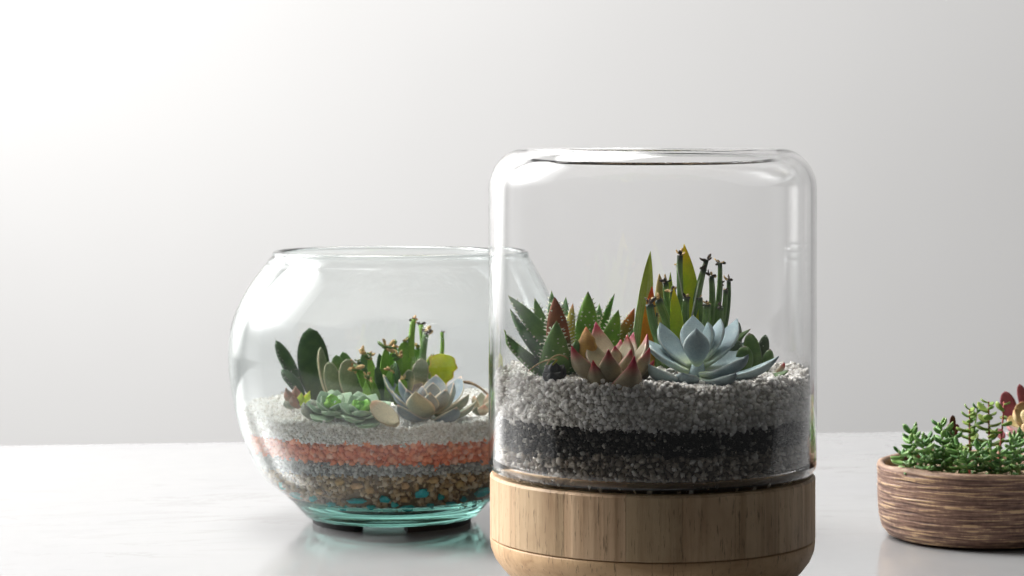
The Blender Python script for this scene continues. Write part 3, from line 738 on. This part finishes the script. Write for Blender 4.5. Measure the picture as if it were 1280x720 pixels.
# ------------------------------------------------------------------ plants in the bowl
M_cac = leaf_mat('cactus_pad', (.035, .085, .03), (.055, .115, .038), rough=.55, trans=.04, bump=.3, dv=.12, coarse=90, foot=(.05, .08, .025), edge=(.03, .05, .025), e0=.92)
M_spine = plain('cactus_spine', (.5, .47, .4), .6, dv=0)
def spines(pad, V, b0, n, seed, L=.0032):
    r = random.Random(seed); tv, tf = [], []
    cen = sum(V, Vector())/len(V)
    idx = [i for i in range(4*14, 17*14) if i % 14 in (0, 7, 1, 6, 13, 8)] + [17*14+3]
    for i in r.sample(idx, n):
        p = V[i]; row = sum((V[(i//14)*14+k] for k in range(14)), Vector())/14
        d = (p-row+(p-cen)*.3).normalized(); a_ = d.orthogonal().normalized()*.00022; c_ = d.cross(a_).normalized()*.00022; k0 = len(tv)
        tv += [p+a_-b0, p-a_*.5+c_-b0, p-a_*.5-c_-b0, p+d*L*r.uniform(.6, 1.2)-b0]; tf += [(k0, k0+1, k0+3), (k0+1, k0+2, k0+3), (k0+2, k0, k0+3)]
    o = obj('spine_cluster', mesh('spine_cluster', tv, tf), M_spine); o.location = b0; par(o, pad)
pl = thing('prickly_pear_cactus', W(385, 498, 1.215), 'dark green prickly pear cactus with two upright pads in the bowl', 'cactus')
for i, (bx, by, px, py, d, wd, th, bow, up, nm) in enumerate([
    (398, 500, 387, 411, 1.220, .0235, .008, .01, (.25, -1, .1), 'pad'), (376, 492, 345, 426, 1.225, .0125, .008, -.05, (.9, -.6, .3), 'pad'), (380, 496, 352, 462, 1.215, .0110, .007, -.08, (.9, -.5, .4), 'pad')]):
    b, t = W(bx, by, d), W(px, py, d); kw = dict(shape='oval', bow=bow, up=up, channel=0.)
    o = leaf(pl, M_cac, b, t, wd, th, nm, **kw)
    V = leaf_geo(b, t, wd, th, **kw)[0]; spines(o, V, b, 22, i)

M_cot = leaf_mat('grey_green_oval_leaf', (.27, .335, .19), (.34, .39, .235), edge=(.62, .50, .36), e0=.86, rough=.6, trans=.06, bump=.2, dv=.14, coarse=100, foot=(.10, .14, .06))
M_cotg = leaf_mat('mid_green_oval_leaf', (.12, .24, .08), (.17, .30, .10), rough=.5, trans=.1, dv=.15, coarse=100)
pl = thing('oval_leaf_succulent', W(425, 500, 1.20), 'succulent with upright grey green oval leaves beside the cactus', 'succulent')
for i, (bx, by, px, py, d, wd, mat, up) in enumerate([
    (412, 496, 401, 434, 1.205, .0090, M_cot, (.9, -.7, .1)), (421, 500, 411, 452, 1.190, .0120, M_cot, (.3, -1, .2)), (448, 504, 433, 449, 1.185, .0185, M_cot, (.3, -1, .2)),
    (430, 492, 420, 444, 1.215, .012, M_cotg, (.2, -1, .2)), (445, 490, 428, 440, 1.225, .0110, M_cotg, (-.2, -1, .3)), (430, 500, 425, 462, 1.2, .012, M_cot, (0, -1, .2))]):
    leaf(pl, mat, W(bx, by, d), W(px, py, d), wd, .0055, shape='oval', bow=.03, up=up, channel=.06, seed=i)

M_kal = leaf_mat('bright_stem', (.18, .38, .05), (.27, .48, .085), rough=.45, trans=.15, dv=.2, coarse=100, foot=(.12, .2, .06))
M_kald = leaf_mat('dark_leaf', (.075, .15, .07), (.11, .19, .085), rough=.5, trans=.1, dv=.15, coarse=100)
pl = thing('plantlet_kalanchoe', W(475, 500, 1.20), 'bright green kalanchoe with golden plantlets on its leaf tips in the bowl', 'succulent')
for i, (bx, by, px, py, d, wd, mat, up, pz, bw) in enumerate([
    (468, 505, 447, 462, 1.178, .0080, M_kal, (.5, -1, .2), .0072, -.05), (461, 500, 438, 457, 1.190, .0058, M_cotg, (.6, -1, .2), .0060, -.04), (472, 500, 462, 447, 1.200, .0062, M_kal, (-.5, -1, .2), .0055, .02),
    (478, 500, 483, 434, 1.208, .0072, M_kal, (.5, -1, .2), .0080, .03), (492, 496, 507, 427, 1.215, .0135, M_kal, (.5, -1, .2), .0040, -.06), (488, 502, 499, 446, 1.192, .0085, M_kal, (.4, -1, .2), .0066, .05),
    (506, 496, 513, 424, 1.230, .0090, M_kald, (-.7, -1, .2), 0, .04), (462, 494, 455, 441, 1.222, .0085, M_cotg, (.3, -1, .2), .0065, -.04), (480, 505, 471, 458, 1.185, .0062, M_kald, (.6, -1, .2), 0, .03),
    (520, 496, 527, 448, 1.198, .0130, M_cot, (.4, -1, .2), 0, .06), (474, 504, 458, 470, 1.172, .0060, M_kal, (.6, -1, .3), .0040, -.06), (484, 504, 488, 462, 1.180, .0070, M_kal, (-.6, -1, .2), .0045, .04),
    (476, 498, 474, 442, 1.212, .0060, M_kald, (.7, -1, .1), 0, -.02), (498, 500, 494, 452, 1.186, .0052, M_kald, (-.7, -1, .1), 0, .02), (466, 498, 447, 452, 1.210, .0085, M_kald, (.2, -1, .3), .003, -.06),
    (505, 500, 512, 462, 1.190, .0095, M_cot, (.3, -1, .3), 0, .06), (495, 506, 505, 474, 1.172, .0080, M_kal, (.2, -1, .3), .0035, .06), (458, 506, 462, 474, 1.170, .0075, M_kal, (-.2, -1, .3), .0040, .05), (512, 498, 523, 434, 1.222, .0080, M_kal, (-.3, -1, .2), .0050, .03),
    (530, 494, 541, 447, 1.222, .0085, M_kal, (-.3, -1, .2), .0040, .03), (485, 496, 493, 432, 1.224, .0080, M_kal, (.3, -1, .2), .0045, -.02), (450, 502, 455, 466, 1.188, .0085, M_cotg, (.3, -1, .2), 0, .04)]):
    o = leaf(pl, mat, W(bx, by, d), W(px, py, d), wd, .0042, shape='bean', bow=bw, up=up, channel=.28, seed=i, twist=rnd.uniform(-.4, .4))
    if pz: plantlet(o, W(px, py, d), pz, 200+i, (M_plgold, M_kal), 9)
pl = thing('slender_stem_plant', W(528, 492, 1.215), 'slender green stems with brown plantlet tips rising above the bowl plants', 'succulent')
for i, (bx, by, px, py, d, r0, bw, pz) in enumerate([(522, 495, 517, 400, 1.215, .0034, -.003, .0050), (526, 495, 526, 407, 1.22, .0030, .002, .0050), (529, 495, 533, 416, 1.21, .0036, -.002, .0070), (536, 485, 552, 416, 1.225, .0022, .004, .0022)]):
    b, t = W(bx, by, d), W(px, py, d)
    st = tube(pl, M_kal if i != 2 else M_cotg, bez(b, t, (bw, 0, 0), 12), [r0*(1-.35*j/11) for j in range(12)], 'stem', .15)
    plantlet(st, t, pz, 300+i, (M_plgold, M_pldark), 5)
M_yel = leaf_mat('yellow_ruffled_leaf', (.74, .80, .06), (.58, .74, .08), edge=(.80, .58, .08), e0=.85, rough=.5, trans=.45, dv=.05, coarse=60)
pl = thing('yellow_ruffled_plant', W(548, 492, 1.215), 'yellow green ruffled leaf standing behind the beige edged echeveria', 'succulent')
leaf(pl, M_yel, W(546, 492, 1.21), W(556, 443, 1.215), .0200, .0025, shape='fan', bow=.05, up=(.1, -1, .2), channel=.2, wave=.09, n=34, seed=4)
leaf(pl, M_yel, W(545, 492, 1.225), W(541, 444, 1.225), .0120, .0022, shape='fan', bow=.05, up=(.3, -1, .2), channel=.2, wave=.08, n=26, seed=7)

M_blb = leaf_mat('slate_blue_leaf', (.22, .29, .33), (.31, .37, .38), edge=(.70, .60, .44), e0=.86, tip=(.70, .50, .38), t0=.92, foot=(.5, .55, .46), rough=.6, trans=.05, dv=.12, coarse=80, spec=.25)
M_blp = leaf_mat('pale_olive_leaf', (.42, .43, .29), (.34, .37, .27), edge=(.74, .60, .44), e0=.84, rough=.6, trans=.06, dv=.1, coarse=100)
pl = thing('beige_edged_echeveria', W(535, 518, 1.165), 'slate blue echeveria with beige leaf edges at the front of the bowl', 'succulent')
rosette(pl, M_blb, W(538, 516, 1.165), [
    (479, 468, 1.180, .0190, {'bow': .10}), (499, 474, 1.155, .0165, {'bow': .12}), (510, 462, 1.205, .0180, {}), (545, 468, 1.195, .0200, {}), (576, 470, 1.190, .0210, {'bow': .12}),
    (519, 489, 1.125, .0215, {'mat': M_blp, 'bow': .16}), (585, 492, 1.145, .0170, {'bow': .14, 'mat': M_blp}), (556, 486, 1.150, .0150, {'bow': .14, 'bz': .003}), (594, 500, 1.165, .0170, {'bow': .2, 'mat': M_blp}), (528, 482, 1.160, .0110, {'bz': .005}),
    (541, 478, 1.172, .0120, {'bz': .006}), (497, 505, 1.14, .018, {'bow': .15, 'bz': -.003}), (570, 508, 1.135, .019, {'bow': .18, 'bz': -.003}), (528, 466, 1.215, .018, {}),
    (508, 486, 1.14, .015, {'bow': .14}), (566, 478, 1.165, .015, {'bow': .14}), (537, 490, 1.135, .013, {'bow': .14, 'bz': .002}), (490, 488, 1.165, .017, {'bow': .12})], .0036, 'echeveria', .005, .24, .10, .95)
M_fall = leaf_mat('fallen_beige_leaf', (.74, .60, .40), (.64, .54, .36), tip=(.68, .38, .23), t0=.75, edge=(.52, .36, .24), e0=.85, rough=.6, trans=.08, dv=.02, coarse=100)
o = leaf(None, M_fall, W(496, 530, 1.125), W(465, 501, 1.135), .0150, .0045, shape='oval', bow=.05, up=(.25, -.8, .6), channel=.05, name='fallen_leaf')
tag(o, 'fallen beige leaf leaning beside the slate blue echeveria', 'leaf')
M_ros = leaf_mat('pale_green_rosette_leaf', (.29, .43, .27), (.39, .53, .33), edge=(.58, .68, .50), e0=.86, rough=.55, trans=.08, dv=.12, coarse=90)
M_rosc = leaf_mat('rosette_heart_leaf', (.24, .56, .06), (.32, .64, .08), rough=.5, trans=.15, dv=.1)
def small_rosette(name, label, px, py, d, R, tilt, seed):
    p = W(px, py, d); pl = thing(name, p, label, 'succulent'); r = random.Random(seed)
    nrm = Vector((0, -.45, 1)).normalized(); ex = Vector((1, 0, 0)); ey = nrm.cross(ex)
    for k in range(18):
        a = k*2.39996+seed; q = k/17; rad = R*(.35+.75*q); el = math.radians(66-56*q)
        dr = (ex*math.cos(a)+ey*math.sin(a))*math.cos(el)+nrm*math.sin(el)
        leaf(pl, M_rosc if k < 5 else M_ros, p-nrm*.003*q, p-nrm*.003*q+dr*rad, R*(.4+.5*q), .0036, shape='echeveria', bow=.1, up=nrm-dr*.3, channel=.1, n=12, ring=10, seed=k)
    return pl
small_rosette('pale_rosette', 'pale green hen and chicks rosette nearest the cactus in the bowl', 417, 508, 1.155, .0200, .4, 1)
small_rosette('pale_rosette', 'pale green hen and chicks rosette next to the fallen beige leaf', 453, 513, 1.145, .0215, .4, 2)
M_dkgr = leaf_mat('grey_dry_leaf', (.26, .29, .23), (.40, .40, .31), rough=.65, trans=.03, dv=.2)
M_pinkl = leaf_mat('reddish_leaf', (.44, .20, .15), (.33, .24, .18), rough=.6, trans=.06, dv=.15)
pl = thing('reddish_sprout', W(368, 506, 1.195), 'small sprout with reddish and yellow leaves at the foot of the cactus', 'succulent')
for i, (bx, by, px, py, d, wd, mat) in enumerate([(370, 506, 358, 484, 1.195, .010, M_pinkl), (372, 506, 370, 482, 1.20, .009, M_pinkl), (368, 507, 357, 500, 1.175, .011, M_dkgr), (374, 507, 366, 494, 1.17, .009, M_pinkl), (376, 506, 388, 488, 1.175, .007, M_yel), (374, 506, 378, 490, 1.17, .006, M_yel)]):
    leaf(pl, mat, W(bx, by, d+.006), W(px, py, d), wd, .004, shape='plump', bow=.1, up=(0, .3, 1), seed=i)
pl = thing('grey_bud', W(391, 520, 1.16), 'plump grey green bud of tight leaves between sprout and rosette', 'succulent')
for i in range(9):
    a = i*2.4; q = i/8
    leaf(pl, M_dkgr, W(391, 520, 1.158), W(391, 505-6*(1-q), 1.158)+Vector((math.cos(a), math.sin(a)*.8, 0))*.011*q, .010, .004, shape='echeveria', bow=.16, up=(-math.cos(a), -math.sin(a), .4), seed=i, n=12, ring=10)
M_twig = plain('dry_twig', (.36, .24, .12), .75, (.18, .11, .06), 300, .4, dv=0)
tw = tube(None, M_twig, bez(W(572, 478, 1.20), W(612, 496, 1.19), (0, 0, .004), 10), [.0009, .001, .0011, .0013, .0011, .001, .001, .0009, .0009, .0007], 'dry_twig', 0, 8)
tag(tw, 'thin brown dry twig arching over the sand beside the echeveria', 'twig')
pl = thing('withered_rosette', W(600, 512, 1.185), 'withered beige leaves at the right edge of the bowl plants', 'succulent')
for i, (px, py, dd) in enumerate([(592, 494, .0), (601, 490, .01), (609, 492, .0), (612, 500, -.01), (604, 505, -.02), (594, 508, -.015)]):
    leaf(pl, M_blp if i % 2 else M_fall, W(601, 515, 1.185), W(px, py, 1.185+dd), .009, .003, shape='echeveria', bow=.12, up=(0, .2, 1), seed=i)

# ------------------------------------------------------------------ stoneware pot with sedum
PX_, PY_ = (1220-640)*1.63/F, 1.63
def pot_mat():
    n = NT('combed_stoneware'); v = n.coord('Object')
    f = n.attr('relief'); g = n.noise(260, 5, .7, v); g2 = n.noise(1200, 3, .7, v)
    ad = n.n('ShaderNodeMath', operation='MULTIPLY_ADD'); n.l(g, ad.inputs[0]); ad.inputs[1].default_value = .55; n.l(f, ad.inputs[2])
    col = n.ramp(ad.outputs[0], [(.45, (.090, .048, .036)), (.72, (.21, .115, .080)), (.90, (.31, .180, .118)), (1.0, (.58, .38, .21))])
    sp = n.n('ShaderNodeSeparateXYZ'); n.l(v, sp.inputs[0])
    rim_ = n.mapr(sp.outputs['Z'], .0500, .0525)
    col = n.mix(rim_, col, n.mix(n.mapr(g, .4, .7), (.42, .27, .185), (.24, .145, .095)))
    n.l(col, n.b.inputs['Base Color']); n.l(n.mapr(ad.outputs[0], .6, .95, .65, .38), n.b.inputs['Roughness'])
    n.bump(g2, .5, .0006)
    return n.m
def pot_relief(a, z):
    """0..1, long shallow scrapes running round the pot"""
    q = Vector((math.cos(a)*2.2, math.sin(a)*2.2, z*900)); q2 = Vector((math.cos(a)*6, math.sin(a)*6, z*2100+9))
    return .5+.62*mnoise.noise(q)*.8+.35*mnoise.noise(q2)
def pot_mesh():
    pp = [(r*.95, z) for r, z in [(0, .0004), (.058, .0004), (.0655, .002), (.0700, .007), (.0725, .016), (.0735, .030), (.0735, .044), (.0738, .0505), (.0730, .0530), (.0708, .0538), (.0688, .0528), (.0682, .049), (.067, .040), (.060, .034), (0, .033)]]
    rows = []
    for (r0, z0), (r1, z1) in zip(pp[:-1], pp[1:]):
        k = max(1, int(abs(z1-z0)/.00055)) if r0 > .057 and z1 > z0 and r1 > .0615 else 1
        rows += [(r0+(r1-r0)*j/k, z0+(z1-z0)*j/k) for j in range(k)]
    rows.append(pp[-1]); segs = 220; V, Fc, Rl = [], [], []
    for i, (r, z) in enumerate(rows):
        outer = r > .0605 and z < .0515 and i < len(rows)-5
        for k in range(segs):
            a = 2*PI*k/segs; f = pot_relief(a, z)
            q = max(r, .0005)*(1+.006*math.sin(2*a+.5)+.004*math.sin(3*a+1.3))
            if outer: q += .0011*(f-.5)
            V.append((q*math.cos(a), q*math.sin(a), z+(.0007*math.sin(3*a+2)+.0004*math.sin(7*a) if z > .05 else 0))); Rl.append(f)
    for i in range(len(rows)-1):
        for k in range(segs):
            k2 = (k+1) % segs; Fc.append((i*segs+k, i*segs+k2, (i+1)*segs+k2, (i+1)*segs+k))
    me = mesh('stoneware_pot', V, Fc); attrs(me, relief=Rl); return me
pot = obj('stoneware_pot', pot_mesh(), pot_mat()); pot.location = (PX_, PY_, 0)
tag(pot, 'low round brown stoneware pot with combed bands and golden streaks', 'pot')
def ptop(x, y): return .0455+.0009*np.sin(90*x)*np.cos(80*y)
m_grit = grain_mat('tan_grit', [(0, (.10, .07, .045)), (.5, (.30, .22, .14)), (1, (.50, .40, .28))], .8, .2)
P, R = disc_grains(.0620, ptop, .0012); V, Fc, T = grain_arrays(P, R, rg.uniform(0, 1, len(P)))
Vc, Fcc = core(lambda z: np.full_like(np.asarray(z, float), .0632), th0(.035), th0(.0448), 0, lambda x, y: ptop(x, y)-.0008)
V2 = np.concatenate([V, Vc]); F2 = np.concatenate([Fc, Fcc+len(V)]); T2 = np.concatenate([T, np.full(len(Vc), .2)])
g = obj('planting_grit', big_mesh('planting_grit', V2, F2, T2), m_grit); g.location = (PX_, PY_, 0)
tag(g, 'tan planting grit filling the brown stoneware pot', 'grit', kind='stuff')

M_sed = leaf_mat('sedum_leaf', (.11, .26, .06), (.17, .34, .09), tip=(.28, .42, .14), t0=.8, rough=.36, trans=.12, dv=.35, dh=.02, coarse=200, spec=.5, bump=.15)
M_sedr = leaf_mat('round_sedum_leaf', (.24, .38, .07), (.33, .47, .11), edge=(.42, .24, .12), e0=.93, rough=.4, trans=.2, dv=.18, dh=.02, coarse=150)
M_stg = plain('green_stem', (.20, .27, .08), .5, dv=.1)
M_str = plain('red_stem', (.42, .10, .06), .5, dv=.1)
def std_leaf(name, L, wd, th, shape, mat, bow=.08):
    V, Fc, T, E, Sv = leaf_geo((0, 0, 0), (L, 0, 0), wd, th, shape=shape, bow=bow, channel=.05, n=9, ring=8)
    me = mesh(name, V, Fc); attrs(me, t=T, e=E, s=Sv); me.materials.append(mat); return me
sed_me = [std_leaf('leaf', .0098*k, .0036*k, .0030*k, 'bean', M_sed) for k in (1, .85)]
rnd_me = [std_leaf('leaf', .0105*k, .0074*k, .0024*k, 'oval', M_sedr, .1) for k in (1, .8)]
sprig_rows = [ # base px,py,d  tip px,py,d  leaves kind
    (1143, 590, 1.140, 1124, 563, 1.125, 12, 0), (1150, 592, 1.135, 1138, 536, 1.135, 26, 0), (1160, 592, 1.125, 1152, 548, 1.120, 18, 0), (1164, 590, 1.150, 1158, 545, 1.155, 20, 0),
    (1175, 594, 1.125, 1176, 528, 1.130, 28, 0), (1187, 594, 1.130, 1192, 541, 1.125, 24, 0), (1198, 592, 1.120, 1196, 556, 1.110, 16, 0), (1182, 590, 1.165, 1184, 545, 1.17, 18, 0),
    (1212, 592, 1.150, 1212, 511, 1.150, 16, 1), (1206, 592, 1.165, 1222, 508, 1.165, 14, 0), (1240, 590, 1.145, 1236, 502, 1.145, 14, 1), (1244, 584, 1.135, 1255, 502, 1.140, 7, 1),
    (1222, 594, 1.120, 1226, 556, 1.112, 18, 0), (1262, 592, 1.120, 1266, 548, 1.115, 22, 0), (1276, 592, 1.130, 1278, 540, 1.130, 22, 0), (1252, 594, 1.115, 1250, 564, 1.108, 16, 0), (1236, 592, 1.160, 1240, 540, 1.17, 16, 0), (1272, 592, 1.16, 1270, 545, 1.17, 14, 0),
    (1210, 594, 1.115, 1207, 566, 1.108, 14, 0), (1238, 594, 1.118, 1238, 560, 1.112, 14, 0), (1170, 590, 1.130, 1168, 560, 1.128, 14, 0)]
sedum_fine = thing('sedum_stonecrop', (PX_, PY_-.03, .045), 'clump of sedum sprigs with narrow plump green leaves in the brown pot', 'succulent')
sedum_round = thing('round_leaf_sedum', (PX_+.02, PY_-.02, .045), 'taller sedum with rounder light green leaves on red stems in the pot', 'succulent')
for i, (bx, by, bd, px, py, d, nl, kind) in enumerate(sprig_rows):
    b, t = W(bx, by, bd), W(px, py, d)
    b.z = .0445
    pts = bez(b, t, (rnd.uniform(-.002, .002), rnd.uniform(-.002, .002), 0), 10)
    st = tube(sedum_round if kind else sedum_fine, M_str if kind else M_stg, pts, [.0010-.0005*j/9 for j in range(10)], 'stem', 0, 7)
    a = rnd.uniform(0, 6)
    L = (t-b).length
    for k in range(nl):
        q = (k+.5)/nl; q = (.35 if kind else .12)+(.66 if kind else .88)*q**.85
        i0 = min(int(q*9), 8); p = pts[i0].lerp(pts[i0+1], min(q*9-i0, 1)); ax = (pts[i0+1]-pts[i0]).normalized()
        a += 2.4+rnd.uniform(-.3, .3)
        el = math.radians(rnd.uniform(5, 35)+38*max(0, q-.75)/.25*(1 if not kind else .5))
        o1 = ax.orthogonal().normalized(); o2 = ax.cross(o1)
        d_ = ((o1*math.cos(a)+o2*math.sin(a))*math.cos(el)+ax*math.sin(el)).normalized()
        up = (ax-d_*ax.dot(d_)).normalized(); sd = up.cross(d_)
        m = Matrix((d_, sd, up)).transposed().to_4x4(); s = rnd.uniform(.75, 1.12)*(1-.35*max(0, q-.85)/.15)*(1 if q > .3 else .85)
        o = bpy.data.objects.new('leaf', (rnd_me if kind else sed_me)[rnd.randrange(2)]); C.objects.link(o); o.parent = st
        o.matrix_basis = Matrix.Translation(p-Vector(pts[0])) @ m @ Matrix.Scale(s, 4)

M_pk = leaf_mat('pink_rosette_leaf', (.50, .36, .36), (.58, .43, .42), tip=(.42, .16, .17), t0=.85, rough=.55, trans=.1, dv=.1, coarse=80, foot=(.48, .44, .33))
M_cream = leaf_mat('cream_rosette_leaf', (.55, .43, .20), (.60, .50, .28), tip=(.48, .28, .12), t0=.8, rough=.55, trans=.12, dv=.1, coarse=80)
M_maroon = leaf_mat('maroon_leaf', (.16, .03, .035), (.22, .05, .05), rough=.45, trans=.05, dv=.15, coarse=90)
pl = thing('pink_rosette', W(1290, 590, 1.215), 'pink and cream rosette with maroon leaves behind the sedum', 'succulent')
tube(pl, M_str, [W(1288, 600, 1.215), W(1290, 565, 1.215), W(1292, 540, 1.215)], [.003, .003, .003], 'stem')
for i, (px, py, d, wd, mat) in enumerate([(1262, 535, 1.205, .019, M_pk), (1270, 543, 1.18, .021, M_pk), (1290, 548, 1.17, .022, M_pk), (1268, 512, 1.215, .017, M_cream), (1262, 520, 1.23, .015, M_cream), (1278, 502, 1.225, .017, M_cream), (1292, 510, 1.19, .018, M_cream),
                                          (1312, 530, 1.19, .02, M_pk), (1320, 515, 1.215, .02, M_pk), (1305, 505, 1.235, .018, M_cream), (1290, 528, 1.175, .015, M_cream), (1310, 545, 1.18, .02, M_pk)]):
    leaf(pl, mat, W(1291, 538, 1.215), W(px, py, d), wd, .0045, shape='spoon', bow=.12, up=(0, -.3, 1), channel=.15, seed=i)
for i, (bx, by, px, py, d, wd) in enumerate([(1266, 530, 1256, 489, 1.235, .0125), (1286, 525, 1274, 480, 1.225, .0085), (1292, 525, 1290, 484, 1.225, .009), (1255, 540, 1246, 545, 1.22, .01)]):
    leaf(pl, M_maroon, W(bx, by, d), W(px, py, d), wd, .0035, shape='oval', bow=.05, up=(-.5, -.7, .4), channel=.12, seed=i)
pl = thing('dark_sprig', W(1192, 590, 1.185), 'dark purple sprig poking up between the sedum stems', 'succulent')
tube(pl, M_maroon, [W(1192, 592, 1.185), W(1191, 560, 1.185), W(1191, 540, 1.185)], [.001, .001, .0008], 'stem')
for i, (px, py) in enumerate([(1191, 519), (1186, 530), (1197, 530), (1189, 536), (1195, 538)]):
    leaf(pl, M_maroon, W(1191, 545, 1.185), W(px, py, 1.185+.003*(i-2)), .0045, .003, shape='bean', bow=.05, up=(0, -1, .3), seed=i)
